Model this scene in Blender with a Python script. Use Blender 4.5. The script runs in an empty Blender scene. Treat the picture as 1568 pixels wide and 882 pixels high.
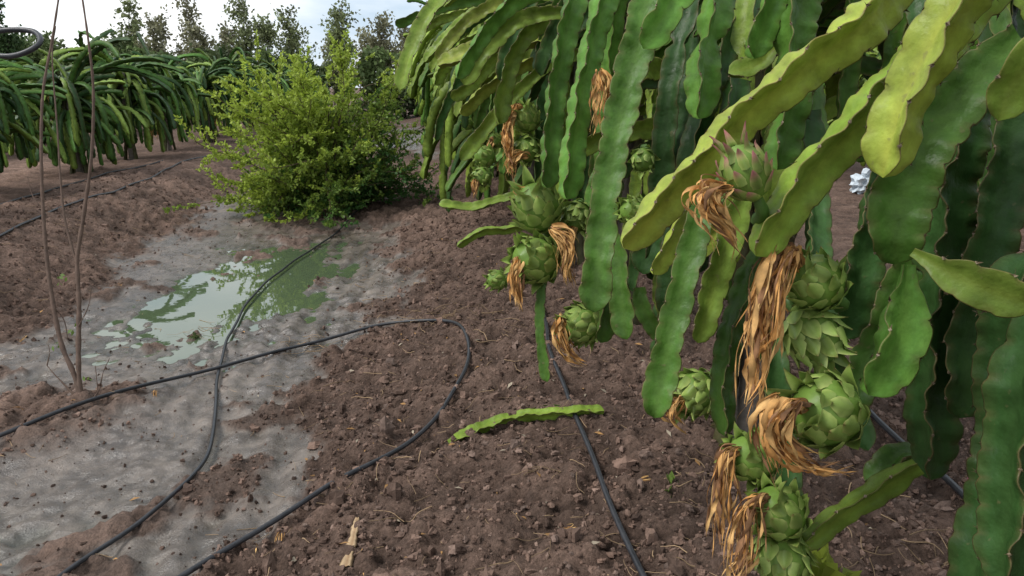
import bpy, math, numpy as np
from mathutils import Vector
SEED=11
rng=np.random.default_rng(SEED)
sc=bpy.context.scene
col=sc.collection
# ------------------------------------------------------------ camera frame
CAM=np.array([0.0,0.0,1.5]); YAW=math.radians(7.3); PIT=math.radians(15.4); FPX=1132.0
FW=np.array([math.sin(YAW)*math.cos(PIT),math.cos(YAW)*math.cos(PIT),-math.sin(PIT)])
RT=np.array([math.cos(YAW),-math.sin(YAW),0.0]); UP=np.cross(RT,FW)
def P(u,v,d): return CAM+FW*d+RT*((u-784)/FPX*d)+UP*((441-v)/FPX*d)
def proj(p):
    q=p-CAM; d=q@FW; d2=np.where(np.abs(d)<1e-4,1e-4,d)
    return 784+FPX*(q@RT)/d2, 441-FPX*(q@UP)/d2, d
# ------------------------------------------------------------ noise
def h2(ix,iy,s):
    v=np.sin(ix*127.1+iy*311.7+s*74.7)*43758.5453
    return v-np.floor(v)
def vn(x,y,s=0):
    ix=np.floor(x); iy=np.floor(y); fx=x-ix; fy=y-iy
    fx=fx*fx*(3-2*fx); fy=fy*fy*(3-2*fy)
    a=h2(ix,iy,s); b=h2(ix+1,iy,s); c=h2(ix,iy+1,s); d=h2(ix+1,iy+1,s)
    return (a*(1-fx)+b*fx)*(1-fy)+(c*(1-fx)+d*fx)*fy
def fbm(x,y,s=0,o=4):
    r=0; a=.5; t=0
    for i in range(o):
        r=r+a*vn(x*2**i+i*7.3,y*2**i+i*3.1,s+i); t+=a; a*=.5
    return r/t
def domes(x,y,sc_,s):
    X=x/sc_; Y=y/sc_; ix=np.floor(X); iy=np.floor(Y); out=np.zeros_like(X)
    for dx in (-1,0,1):
        for dy in (-1,0,1):
            cx=ix+dx; cy=iy+dy
            px=cx+h2(cx,cy,s); py=cy+h2(cx,cy,s+1); r=.25+.55*h2(cx,cy,s+2)**2
            d=(X-px)**2+(Y-py)**2
            out=np.maximum(out,np.sqrt(np.clip(1-d/r**2,0,1))*r)
    return out*sc_
def ss(a,b,x):
    t=np.clip((x-a)/(b-a),0,1); return t*t*(3-2*t)
# ------------------------------------------------------------ terrain
WATER=-0.028
def macro(x,y):
    n=fbm(x*.8+5,y*.8,1)-.5; n2=fbm(x*2.3,y*2.3,9)-.5
    z=.30*ss(-2.55+.5*n,-3.5+.3*n,x)-.16*ss(-6.2,-7.3,x)
    z=z+.19*ss(-.65+.5*n,.9,x)-.12*ss(1.7,3.2,x)
    xd=x+1.35+.7*n2-.10*(y-5.8); yd=y-5.8+1.0*n
    z=z-.085*np.exp(-((xd/.62)**2+(yd/1.35)**2)**1.4)
    m=np.exp(-(((x+1.75)/.5)**2+((y-3.3)/.4)**2)); z=z+.05*m
    m=np.exp(-(((x+1.3)/1.1)**2+((y-9.5)/.9)**2)); z=z+.08*m
    z=z+.05*n+.018*n2
    return z
def mud(x,y):
    n=fbm(x*2.0,y*2.0,21,5)-.5; nf=fbm(x*11,y*11,23,4)-.5; xw=x+.75*n+.34*nf
    edge=np.clip(-.62+.13*(y-2),-.62,-.15)
    m=ss(-2.65,-2.35,xw)*ss(edge+.07,edge-.07,xw)
    m=m*(1-np.exp(-(((x+1.85+.5*nf)/.5)**2+((y-3.35+.5*nf)/.38)**2)**2)*.95)
    m=m*(1-ss(7.6,8.8,y+.8*n)*(1-.8*ss(.52,.6,fbm(x*.9,y*.5,33))))
    m=m*(1-.85*ss(.60,.66,fbm(x*2.6+9,y*2.6,37,5)))
    far=ss(-1.6,-1.1,xw)*ss(.5,.1,xw)*ss(13,15,y)*ss(28,25,y)*ss(.40,.46,fbm(x*1.1,y*.35,39))
    return np.maximum(m,far)
def height(x,y):
    z=macro(x,y); m=mud(x,y); r=1-m
    far=1-ss(9,20,y)
    c=domes(x,y,.16,3)*.30+domes(x+.3,y,.075,13)*.50+domes(x,y+.7,.04,17)*.65
    z=z+c*r*far*(.55+.9*fbm(x*1.7,y*1.7,41))
    z=z+(fbm(x*9,y*9,5)-.5)*.035*r*far+(fbm(x*7,y*7,6)-.5)*.022*m+(fbm(x*26,y*26,7)-.5)*.016*m*far
    pit=domes(x,y,.11,53)*.28*ss(.38,.52,fbm(x*1.3,y*1.3,55))
    z=z-pit*m*far+domes(x,y,.05,59)*.30*m*ss(.42,.56,fbm(x*3,y*3,57))
    z=z+.010*np.sin(x*38+3*fbm(x*2,y*.8,71))*m*ss(.5,.6,fbm(x*1.1+4,y*.7,73))
    return z
def G(u,v,lift=0.):
    r=FW+RT*((u-784)/FPX)+UP*((441-v)/FPX); z=0.
    for _ in range(12):
        t=(z-CAM[2])/r[2]; p=CAM+r*t; z=.5*z+.5*float(macro(np.array(p[0]),np.array(p[1])))
    return np.array([p[0],p[1],z+lift])
# ------------------------------------------------------------ mesh builder
class MB:
    def __init__(s): s.V=[];s.Q=[];s.C=[];s.M=[];s.n=0
    def add(s,V,Q,C,m=0):
        V=np.asarray(V,float).reshape(-1,3); Q=np.asarray(Q,np.int64).reshape(-1,4)
        C=np.broadcast_to(np.asarray(C,float),V.shape)
        s.V.append(V); s.Q.append(Q+s.n); s.C.append(np.array(C)); s.M.append(np.full(len(Q),m,np.int32)); s.n+=len(V)
    def mesh(s,name,mats,smooth=True,extra=None):
        V=np.concatenate(s.V);Q=np.concatenate(s.Q);C=np.concatenate(s.C);M=np.concatenate(s.M)
        me=bpy.data.meshes.new(name)
        me.vertices.add(len(V)); me.vertices.foreach_set("co",V.astype(np.float32).ravel())
        me.loops.add(len(Q)*4); me.loops.foreach_set("vertex_index",Q.astype(np.int32).ravel())
        me.polygons.add(len(Q)); me.polygons.foreach_set("loop_start",np.arange(0,len(Q)*4,4,dtype=np.int32))
        me.polygons.foreach_set("material_index",M)
        me.polygons.foreach_set("use_smooth",np.full(len(Q),smooth,bool))
        me.update(calc_edges=True)
        a=me.attributes.new("Col",'FLOAT_COLOR','POINT')
        a.data.foreach_set("color",np.hstack([C,np.ones((len(C),1))]).astype(np.float32).ravel())
        if extra is not None:
            b=me.attributes.new("Wet",'FLOAT','POINT'); b.data.foreach_set("value",extra.astype(np.float32))
        for m in mats: me.materials.append(m)
        return me
    def obj(s,name,mats,smooth=True,extra=None):
        o=bpy.data.objects.new(name,s.mesh(name,mats,smooth,extra)); col.objects.link(o); return o
def gridq(n,m,wrap=True):
    i=np.arange(n-1)[:,None]; j=np.arange(m if wrap else m-1)[None,:]; j2=(j+1)%m
    return np.stack([i*m+j,i*m+j2,(i+1)*m+j2,(i+1)*m+j],-1).reshape(-1,4)
def smooth_path(Pt,step):
    Pt=np.asarray(Pt,float)
    if len(Pt)>2:
        A=np.vstack([2*Pt[0]-Pt[1],Pt,2*Pt[-1]-Pt[-2]]); out=[]
        t=np.linspace(0,1,12,endpoint=False)[:,None]
        for i in range(1,len(A)-2):
            a,b,c,d=A[i-1],A[i],A[i+1],A[i+2]
            out.append(.5*((2*b)+(-a+c)*t+(2*a-5*b+4*c-d)*t**2+(-a+3*b-3*c+d)*t**3))
        out.append(A[-2][None]); D=np.vstack(out)
    else: D=Pt
    L=np.r_[0,np.cumsum(np.linalg.norm(np.diff(D,axis=0),axis=1))]
    n=max(4,int(L[-1]/step)+1); s=np.linspace(0,L[-1],n)
    return np.stack([np.interp(s,L,D[:,k]) for k in range(3)],1),s
def nrm(a): return a/np.maximum(np.linalg.norm(a,axis=-1,keepdims=True),1e-9)
def frames(C,ref):
    T=nrm(np.gradient(C,axis=0)); N=nrm(ref-np.sum(ref*T,-1,keepdims=True)*T); B=np.cross(T,N); return T,N,B
def tube(mb,Pt,r0,r1,c,step=.03,sides=6,m=0,ref=np.array([.31,.2,.93]),wob=0):
    C,s=smooth_path(Pt,step); T,N,B=frames(C,ref); n=len(C)
    a=np.arange(sides)*2*math.pi/sides; R=np.linspace(r0,r1,n)[:,None]
    if wob: R=R*(1+wob*np.sin(s*60+rng.random()*6)[:,None])
    V=C[:,None]+(np.cos(a)[None,:,None]*N[:,None]+np.sin(a)[None,:,None]*B[:,None])*R[:,:,None]
    mb.add(V,gridq(n,sides),c,m); return C
EDGE=np.array([.13,.085,.04])
def stem(mb,Pt,R,c,ref,roll=0.,step=.007,hi=True,twist=0.,pitch=.037,seg=None,spine=False,young=0.,base_t=.5,m=0,sd=None,amp0=.09):
    C,s=smooth_path(Pt,step); n=len(C); L=s[-1]
    T,N,B=frames(C,ref)
    w=np.minimum(1,np.sqrt(np.clip((L-s)/(R*1.3),0,1)*(2-np.clip((L-s)/(R*1.3),0,1))))
    w=w*(base_t+(1-base_t)*ss(0,R*2.2,s))
    if seg:
        ph=s%seg; dd=np.minimum(ph,seg-ph); far_end=(s>seg*.4)&(s<L-seg*.4)
        w=w*np.where(far_end,1-.5*np.exp(-(dd/.014)**2),1)
    w=np.maximum(w,.02)*R*(1+.09*np.sin(s*9+rng.random()*6))
    c=np.asarray(c,float); V=[];K=[]
    ph0=rng.random()
    rim=EDGE*(1.0 if young<.5 else 1.5)
    pit_=pitch*(1+.16*np.sin(s*17+ph0*9))
    sp=np.r_[0,np.cumsum(np.diff(s)/pit_[1:])]
    for k in range(3):
        th=2*math.pi*k/3+roll+twist*s+.14*np.sin(s*2*math.pi/(pitch*2.9)+k*2+ph0*6)+.06*np.sin(s*2*math.pi/(pitch*.97)+k)
        x=(sp+ph0+k*.33)%1
        lob=np.clip(ss(0,.30,x)*(1-.25*x)-.9*ss(.88,1.,x)*.75,0,1)
        amp=amp0+.06*vn(s*9,s*0+k,7)
        rt=w*(1-amp+amp*lob)
        er=nrm(np.cos(th)[:,None]*N+np.sin(th)[:,None]*B); et=np.cross(T,er)
        th2=2*math.pi*k/3+roll+twist*s+math.pi/3
        ev=np.cos(th2)[:,None]*N+np.sin(th2)[:,None]*B
        r_=rt[:,None]; w_=w[:,None]
        if hi:
            V+= [C+er*r_*.55-et*w_*.07, C+er*r_*.95-et*w_*.035, C+er*r_, C+er*r_*.95+et*w_*.035, C+er*r_*.55+et*w_*.07, C+ev*w_*.14]
            fl=(1-lob)[:,None]
            e1=(c*.88+rim*.12)*(1-.35*fl)+rim*.35*fl; e0=c*.2+rim*.8
            e0=e0*(1-.5*fl)+rim*.8*fl
            vy=c*np.array([1.25,1.12,1.2])
            K+= [np.broadcast_to(c,(n,3)),e1,e0,e1,np.broadcast_to(c,(n,3)),np.broadcast_to(vy*.9,(n,3))]
        else:
            V+= [C+er*r_, C+ev*w_*.22]; K+=[np.broadcast_to(c*.8+rim*.2,(n,3)),np.broadcast_to(c*.95,(n,3))]
        if spine:
            kk=np.where(np.diff(np.floor(sp+ph0+k*.33))>0)[0]
            for i in kk:
                if w[i]<.5*R: continue
                b=C[i]+er[i]*rt[i]*.97; 
                for q in range(3):
                    d=nrm(er[i]+.7*rng.normal(size=3)); sdv=nrm(np.cross(d,T[i]+.1))*.0011; l=.004+.005*rng.random()
                    mb.add([b-sdv*1.5,b+d*l-sdv*.1,b+d*l+sdv*.1,b+sdv*1.5],[[0,1,2,3]],[.10,.07,.04],m)
                sv=T[i]*.0028; mb.add([b-sv+er[i]*.0015,b+et[i]*.0026,b+sv+er[i]*.0015,b-et[i]*.0026],[[0,1,2,3]],[.22,.17,.11],m)
    V=np.stack(V,1); K=np.stack(K,1)
    g=1+(.25*young)*(s/L)[:,None,None]
    pn=.82+.36*vn(s*7+ph0*50,s*0+ph0*9,3)[:,None,None]
    mb.add(V,gridq(n,V.shape[1]),(K*g*pn).reshape(-1,3),m)
def droop(base,az,e0,L,rate,r,h=.05):
    p=np.array(base,float); e=e0; out=[p.copy()]; da=r.normal()*.5; rr=rate*r.uniform(.55,1.4); kink=r.random(12)
    for i in range(max(3,int(L/h))):
        p=p+h*np.array([math.cos(e)*math.cos(az),math.cos(e)*math.sin(az),math.sin(e)])
        e=max(e-rr*h*(.2+.95*max(0,math.cos(e)))*(.3+1.4*kink[(i//4)%12]),-1.53); az+=da*h+r.normal()*.03
        if p[2]<.06: break
        out.append(p.copy())
    return np.array(out)
CB=np.array([.185,.285,.038]); CM=np.array([.060,.138,.020]); CD=np.array([.030,.077,.018]); CY=np.array([.31,.39,.055])
def rcol(r,b=.25):
    t=r.random()
    if t<b: c=CB*(1-.4*r.random())+CY*.2*r.random()
    elif t<b+(1-b)*.6: c=CM*(.75+.7*r.random())
    else: c=CD*(.8+.6*r.random())
    return c
def ribbons(mb,center,n,width,r,spread=.018,m=2,dark=0.):
    """withered flower: a limp bundle of crumpled ribbons round a hanging centre line"""
    C0,s=smooth_path(center,.006); L=s[-1]; q=s/L; N=len(C0); n=int(n*2)
    for i in range(n):
        cut=int(N*(.40+.58*r.random())); cut=max(cut,5); C=C0[:cut].copy(); qq=q[:cut]
        o=nrm(r.normal(size=3))*spread*(.2+1.2*r.random()); f1,f2=r.uniform(18,62,2)
        g=(.35+.8*np.sin(np.pi*np.clip(qq,0,1)**.8)+.4*qq)[:,None]
        amp=.0026*(1+1.8*r.random())
        C=C+o*g+np.stack([np.sin(s[:cut]*f1+i),np.cos(s[:cut]*f2+2*i),np.sin(s[:cut]*f2*.7)],1)*amp*(.6+1.3*qq[:,None])
        ref=nrm(r.normal(size=3)); T,Nn,B=frames(C,ref)
        tw=s[:cut]*r.uniform(-22,22)+r.random()*6+.9*np.sin(s[:cut]*f2*2.4)
        sd=np.cos(tw)[:,None]*Nn+np.sin(tw)[:,None]*B; nn=np.cross(T,sd)
        wd=width*.66*(.2+1.0*r.random()**1.8)
        w=(wd*np.clip((1-qq/qq[-1])*5,.08,1)*(.5+.65*np.sin(s[:cut]*f1*2.6)**2))[:,None]
        V=np.stack([C-sd*w,C+nn*w*.55,C+sd*w],1)
        t=r.random(); c=np.array([.64,.41,.17])*(1-t)+np.array([.46,.22,.065])*t
        if r.random()<.18+dark: c=np.array([.17,.09,.045])*(1+r.random())
        K=c*(1+.35*np.array([-.5,.6,-.2]))[None,:,None]*(.55+.9*vn(s[:cut]*90+i*9,s[:cut]*0+i,2))[:,None,None]
        mb.add(V,gridq(cut,3,False),K.reshape(-1,3),m)
def fruit(mb,c,axis,Rf,Lf,r,flower=None,fl_n=26,pink=0.,bud=False,nb=34,tint=1.,hi=True,fw=.006,dark=0.,spread=.012):
    c=np.asarray(c,float); a=nrm(np.asarray(axis,float)); e1=nrm(np.cross(a,[.3,.2,.9])); e2=np.cross(a,e1)
    prof=lambda t: Rf*np.clip(1-(2*np.clip(t,0,1)-1)**2,0,1)**.46*(1-.10*(t-.4))
    t=np.linspace(0,1,13); ph=np.arange(18)*2*math.pi/18
    rr=np.maximum(prof(t),.0015)
    V=c+a*((t-.5)*Lf)[:,None,None]+(np.cos(ph)[None,:,None]*e1+np.sin(ph)[None,:,None]*e2)*rr[:,None,None]
    gb=np.array([.15,.25,.045])*tint
    mb.add(V,gridq(13,18),gb,1)
    nu,nv=7,9
    p=np.linspace(-1,1,nu)[None,:]; q=np.linspace(0,1,nv)[:,None]
    for i in range(nb):
        f=(i+.5)/nb; t0=.0+.90*f; phi=i*2.39996+r.normal()*.12
        l=Rf*(.80+.34*r.random())*(1.0 if not bud else 1.3)*(.85+.35*f); W=Rf*(.50-.18*f)*(1.0 if not bud else .75)
        tt=t0+.75*q*l/Lf; curl=(.30+.34*r.random())*(1-.35*f)*(1 if not bud else .6)
        rad=prof(np.minimum(tt,.93))+Rf*.05+curl*l*q**2.3-.10*Rf*np.abs(p)**2*(1-q)
        half=W*np.clip(1-q**1.7,0.0,1)*(.8+.35*q)+Rf*.008
        lat=p*half+.05*Rf*r.normal()*q**2; rad=rad+.10*Rf*(1-np.abs(p))*(1-q*.5)+.015*Rf*np.sin(q*14+i)*np.abs(p)
        cr=np.cos(phi)*e1+np.sin(phi)*e2; ct=-np.sin(phi)*e1+np.cos(phi)*e2
        base=c+a*((tt-.5)*Lf)[:,:,None]*np.ones((1,nu,1))
        V=base+cr*(np.sqrt(np.maximum(rad**2-lat**2*.9,1e-6)))[:,:,None]+ct*lat[:,:,None]
        g=np.array([.27,.39,.085])*tint*(.75+.5*r.random())
        yel=np.array([.48,.50,.18])*tint
        qq=(q*np.ones((1,nu)))[:,:,None]; pp=(np.abs(p)*np.ones((nv,1)))[:,:,None]
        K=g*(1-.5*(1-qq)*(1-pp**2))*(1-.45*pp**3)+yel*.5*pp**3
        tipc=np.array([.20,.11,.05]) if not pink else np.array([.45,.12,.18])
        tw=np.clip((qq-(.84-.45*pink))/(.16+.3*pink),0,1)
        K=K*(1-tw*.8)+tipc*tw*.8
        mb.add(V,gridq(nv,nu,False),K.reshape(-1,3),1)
    if flower is not None:
        ap=c+a*Lf*.44
        ribbons(mb,np.vstack([ap,flower]),fl_n,fw,r,m=2,dark=dark,spread=spread)
# ------------------------------------------------------------ materials
def mat(name,rough=.5,spec=.4,noise=8.,amt=.3,bump=.2,bscale=60.,trans=0.,attr=True,colr=(1,1,1),bdist=.003,spots=0):
    m=bpy.data.materials.new(name); m.use_nodes=True; nt=m.node_tree; nd=nt.nodes; lk=nt.links
    b=nd["Principled BSDF"]; b.inputs["Roughness"].default_value=rough; b.inputs["Specular IOR Level"].default_value=spec
    tc=nd.new("ShaderNodeTexCoord")
    n=nd.new("ShaderNodeTexNoise"); n.inputs["Scale"].default_value=noise; n.inputs["Detail"].default_value=6; n.inputs["Roughness"].default_value=.65; lk.new(tc.outputs["Object"],n.inputs["Vector"])
    mr=nd.new("ShaderNodeMapRange"); mr.inputs[1].default_value=.25; mr.inputs[2].default_value=.75; mr.inputs[3].default_value=1-amt; mr.inputs[4].default_value=1+amt; lk.new(n.outputs[0],mr.inputs[0])
    vm=nd.new("ShaderNodeVectorMath"); vm.operation='SCALE'
    if attr:
        at=nd.new("ShaderNodeAttribute"); at.attribute_name="Col"; lk.new(at.outputs["Color"],vm.inputs[0])
    else: vm.inputs[0].default_value=colr
    lk.new(mr.outputs[0],vm.inputs["Scale"]); cout=vm.outputs[0]
    if spots:
        ns=nd.new("ShaderNodeTexNoise"); ns.inputs["Scale"].default_value=60; ns.inputs["Detail"].default_value=3; lk.new(tc.outputs["Object"],ns.inputs["Vector"])
        ms=nd.new("ShaderNodeMapRange"); ms.inputs[1].default_value=.68; ms.inputs[2].default_value=.74; ms.inputs[3].default_value=0; ms.inputs[4].default_value=spots; lk.new(ns.outputs[0],ms.inputs[0])
        mc=nd.new("ShaderNodeMix"); mc.data_type='RGBA'; lk.new(ms.outputs[0],mc.inputs[0]); lk.new(cout,mc.inputs[6]); mc.inputs[7].default_value=(.15,.13,.06,1); cout=mc.outputs[2]
    lk.new(cout,b.inputs["Base Color"])
    rr=nd.new("ShaderNodeMapRange"); rr.inputs[1].default_value=.3; rr.inputs[2].default_value=.7; rr.inputs[3].default_value=max(rough-.1,.02); rr.inputs[4].default_value=min(rough+.14,1); lk.new(n.outputs[0],rr.inputs[0]); lk.new(rr.outputs[0],b.inputs["Roughness"])
    if bump:
        n2=nd.new("ShaderNodeTexNoise"); n2.inputs["Scale"].default_value=bscale; n2.inputs["Detail"].default_value=4; lk.new(tc.outputs["Object"],n2.inputs["Vector"])
        bp=nd.new("ShaderNodeBump"); bp.inputs["Strength"].default_value=bump; bp.inputs["Distance"].default_value=bdist; lk.new(n2.outputs[0],bp.inputs["Height"]); lk.new(bp.outputs[0],b.inputs["Normal"])
    if trans:
        tr=nd.new("ShaderNodeBsdfTranslucent"); lk.new(cout,tr.inputs[0]); mx=nd.new("ShaderNodeMixShader"); mx.inputs[0].default_value=trans
        lk.new(b.outputs[0],mx.inputs[1]); lk.new(tr.outputs[0],mx.inputs[2]); lk.new(mx.outputs[0],nd["Material Output"].inputs[0])
    return m
M_STEM=mat("cactus_skin",.42,.21,26,.42,.5,60,trans=.08,bdist=.005,spots=.45)
M_FRUIT=mat("fruit_skin",.42,.28,40,.22,.3,160,trans=.08,bdist=.001)
M_DRY=mat("dried_petal",.75,.2,60,.3,.5,220,trans=.2,bdist=.001)
M_LEAF=mat("leaf",.5,.3,5,.25,0,trans=.40)
M_TREELEAF=mat("tree_leaf",.6,.25,1.5,.3,0,trans=.3)
M_BARK=mat("bark",.85,.2,30,.35,.6,90)
M_TUBE=mat("irrigation_plastic",.38,.4,25,.5,.15,200,attr=False,colr=(.028,.029,.033),bdist=.001)
M_CLOD=mat("clod_soil",.9,.2,25,.3,.8,150,bdist=.004)
M_STRAW=mat("straw",.8,.2,40,.3,0)
M_PINK=mat("pink_plastic",.4,.4,20,.1,0,attr=False,colr=(.65,.05,.18))
M_WHITE=mat("white_plastic",.35,.4,20,.1,.3,attr=False,colr=(.55,.61,.66))
PM=[M_STEM,M_FRUIT,M_DRY,M_BARK]
# ground material
def ground_mat():
    m=bpy.data.materials.new("soil_and_mud"); m.use_nodes=True; nt=m.node_tree; nd=nt.nodes; lk=nt.links; b=nd["Principled BSDF"]
    tc=nd.new("ShaderNodeTexCoord"); at=nd.new("ShaderNodeAttribute"); at.attribute_name="Col"; wt=nd.new("ShaderNodeAttribute"); wt.attribute_name="Wet"
    def noise(s,d=6,r=.6):
        n=nd.new("ShaderNodeTexNoise"); n.inputs["Scale"].default_value=s; n.inputs["Detail"].default_value=d; n.inputs["Roughness"].default_value=r; lk.new(tc.outputs["Object"],n.inputs["Vector"]); return n
    def mr(src,a,b_,c,d):
        q=nd.new("ShaderNodeMapRange"); q.inputs[1].default_value=a;q.inputs[2].default_value=b_;q.inputs[3].default_value=c;q.inputs[4].default_value=d; lk.new(src,q.inputs[0]); return q.outputs[0]
    n1=noise(14,8,.75); n2=noise(70,5,.7); n3=noise(3.5,6,.65)
    f1=mr(n1.outputs[0],.3,.7,.56,1.44); f2=mr(n2.outputs[0],.3,.7,.58,1.42)
    mu=nd.new("ShaderNodeMath"); mu.operation='MULTIPLY'; lk.new(f1,mu.inputs[0]); lk.new(f2,mu.inputs[1])
    vm=nd.new("ShaderNodeVectorMath"); vm.operation='SCALE'; lk.new(at.outputs["Color"],vm.inputs[0]); 
    mx=nd.new("ShaderNodeMix"); lk.new(wt.outputs["Fac"],mx.inputs[0]); lk.new(mu.outputs[0],mx.inputs[2]); 
    f3=mr(n3.outputs[0],.3,.7,.52,1.35); f4=mr(n1.outputs[0],.3,.7,.6,1.3); mu2=nd.new("ShaderNodeMath"); mu2.operation='MULTIPLY'; lk.new(f3,mu2.inputs[0]); lk.new(f4,mu2.inputs[1])
    lk.new(mu2.outputs[0],mx.inputs[3]); lk.new(mx.outputs[0],vm.inputs["Scale"]); lk.new(vm.outputs[0],b.inputs["Base Color"])
    rw=mr(n3.outputs[0],.38,.62,.08,.32)
    mr2=nd.new("ShaderNodeMix"); mr2.inputs[2].default_value=.93; lk.new(wt.outputs["Fac"],mr2.inputs[0]); lk.new(rw,mr2.inputs[3]); lk.new(mr2.outputs[0],b.inputs["Roughness"])
    sp=mr(wt.outputs["Fac"],0,1,.22,1.0); lk.new(sp,b.inputs["Specular IOR Level"])
    n4=noise(38,8,.75); n5=noise(130,4,.6); ad=nd.new("ShaderNodeMath"); ad.operation='MULTIPLY_ADD'; lk.new(n5.outputs[0],ad.inputs[0]); ad.inputs[1].default_value=.4; lk.new(n4.outputs[0],ad.inputs[2])
    bp=nd.new("ShaderNodeBump"); bp.inputs["Distance"].default_value=.03; lk.new(ad.outputs[0],bp.inputs["Height"])
    st=mr(wt.outputs["Fac"],0,1,1.0,.32); lk.new(st,bp.inputs["Strength"]); lk.new(bp.outputs[0],b.inputs["Normal"])
    return m
M_GROUND=ground_mat()
# ------------------------------------------------------------ ground sheet
def grow(a,step,f,end):
    out=[]; x=a
    while True:
        x+=step; step*=f; out.append(x)
        if len(out)>900: break
        if (end>a and x>end) or (end<a and x<end): break
    return out
xs=np.array(sorted(grow(-3.2,-.017,1.045,-260)+list(np.arange(-3.2,2.2,.014))+grow(2.2,.02,1.05,260)))
ys=np.array(sorted(grow(1.5,-.03,1.12,-60)+list(np.arange(1.5,5,.0135))+grow(5,.014,1.0105,320)))
X,Y=np.meshgrid(xs,ys); Z=height(X,Y); Z=np.where(np.abs(X)>30,Z*0,Z)
MU=mud(X,Y)*(1-ss(28,34,Y))
dark=fbm(X*.9,Y*.9,81); fine=fbm(X*6,Y*6,83)
soil=np.array([.128,.084,.064])[None,None]*(.60+.75*dark)[...,None]*(.8+.4*fine)[...,None]
soil=soil*(1+.25*ss(-2.6,-3.4,X))[...,None]
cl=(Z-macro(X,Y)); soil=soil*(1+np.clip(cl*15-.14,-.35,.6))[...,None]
mudc=np.array([.128,.102,.082])[None,None]*(.5+1.0*fbm(X*1.6,Y*1.6,85,5))[...,None]
wetrim=np.exp(-np.clip(Z-WATER,0,1)/.010)[...,None]*MU[...,None]
mudc=mudc*(1-.6*wetrim)+np.array([.02,.024,.014])*wetrim
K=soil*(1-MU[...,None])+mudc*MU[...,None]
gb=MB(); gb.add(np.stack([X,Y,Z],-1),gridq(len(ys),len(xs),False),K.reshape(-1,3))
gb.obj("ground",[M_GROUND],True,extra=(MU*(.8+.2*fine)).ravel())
# ------------------------------------------------------------ puddle
mw=bpy.data.materials.new("murky_water"); mw.use_nodes=True; b=mw.node_tree.nodes["Principled BSDF"]
b.inputs["Base Color"].default_value=(.075,.105,.055,1); b.inputs["Roughness"].default_value=.015; b.inputs["IOR"].default_value=1.5; b.inputs["Specular IOR Level"].default_value=1.0
nn=mw.node_tree.nodes.new("ShaderNodeTexNoise"); nn.inputs["Scale"].default_value=9; tcw=mw.node_tree.nodes.new("ShaderNodeTexCoord"); mw.node_tree.links.new(tcw.outputs["Object"],nn.inputs["Vector"])
bp=mw.node_tree.nodes.new("ShaderNodeBump"); bp.inputs["Strength"].default_value=.03; bp.inputs["Distance"].default_value=.01; mw.node_tree.links.new(nn.outputs[0],bp.inputs["Height"]); mw.node_tree.links.new(bp.outputs[0],b.inputs["Normal"])
pb=MB(); gx=np.linspace(-2.45,-.45,20); gy=np.linspace(3.9,8.0,30); A,B_=np.meshgrid(gx,gy)
pb.add(np.stack([A,B_,A*0+WATER],-1),gridq(30,20,False),[.1,.1,.1]); pb.obj("puddle",[mw])
# ------------------------------------------------------------ clods, straw
def cubesphere(n=3):
    vs={};V=[];Q=[]
    def idx(p):
        k=tuple(np.round(p,5))
        if k not in vs: vs[k]=len(V); V.append(p/np.linalg.norm(p))
        return vs[k]
    g=np.linspace(-1,1,n+1)
    for ax in range(3):
        for sg in (-1,1):
            for i in range(n):
                for j in range(n):
                    qd=[]
                    for a_,b2 in ((0,0),(1,0),(1,1),(0,1)):
                        p=np.zeros(3); p[ax]=sg; p[(ax+1)%3]=g[i+a_]; p[(ax+2)%3]=g[j+b2]; qd.append(idx(p))
                    Q.append(qd if sg>0 else qd[::-1])
    return np.array(V),np.array(Q)
CV,CQ=cubesphere(2)
cb=MB(); r=np.random.default_rng(3)
for (n,a,force) in ((22000,(-.9,2.4,1.5,8),0),(8000,(-4.2,-2.3,3.5,11),0),(1200,(-2.4,-1.2,2.7,4),0),(5500,(-2.5,-.1,1.6,9),1)):
    x=r.uniform(a[0],a[1],n); y=a[2]+(a[3]-a[2])*r.random(n)**1.6; k=r.random(n)>mud(x,y)*(.98 if not force else .5); x=x[k]; y=y[k]
    sz=.0035+.010*r.random(len(x))**3+.020*(r.random(len(x))>.975)*r.random(len(x))
    if force: sz=.002+.007*r.random(len(x))**3
    z=height(x,y); k=z>WATER+.002; x,y,z,sz=x[k],y[k],z[k],sz[k]
    N=len(x); V=CV[None]*(1+.28*r.normal(size=(N,len(CV),1)))*sz[:,None,None]*r.uniform(.6,1.4,(N,1,3))
    V=V+np.stack([x,y,z+sz*.25],1)[:,None]
    Qs=(CQ[None]+(np.arange(N)*len(CV))[:,None,None])
    c=np.array([.138,.090,.069])[None]*(.45+1.1*r.random((N,1)))+np.array([.05,.04,.035])*(r.random((N,1))>.85)
    if force: c=c*.6
    cb.add(V,Qs,np.repeat(c,len(CV),0))
cb.obj("soil_clods",[M_CLOD],False)
sb=MB()
def straw_at(x,y,l,r,c=None,lift=.012):
    a=r.random()*6.3; bend=r.normal()*.6; k=6; pts=[]; px,py=x,y
    for i in range(k):
        pts.append([px,py,0]); px+=math.cos(a)*l/k; py+=math.sin(a)*l/k; a+=bend/k
    pts=np.array(pts); pts[:,2]=height(pts[:,0],pts[:,1]).max()*.5+height(pts[:,0],pts[:,1])*.5+lift*r.random()
    cc=(np.array([.32,.22,.13]) if c is None else c)*(.5+.8*r.random()); w=.0008+.0016*r.random()
    tube(sb,pts,w,w*.5,cc,step=l/8,sides=4)
for i in range(520):
    x=r.uniform(-.6,1.6); y=1.6+5*r.random()**1.7; straw_at(x,y,.03+.15*r.random()**2,r)
for i in range(160):
    x=r.uniform(-3.8,-2.4); y=r.uniform(3.6,9); straw_at(x,y,.03+.12*r.random(),r)
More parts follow.
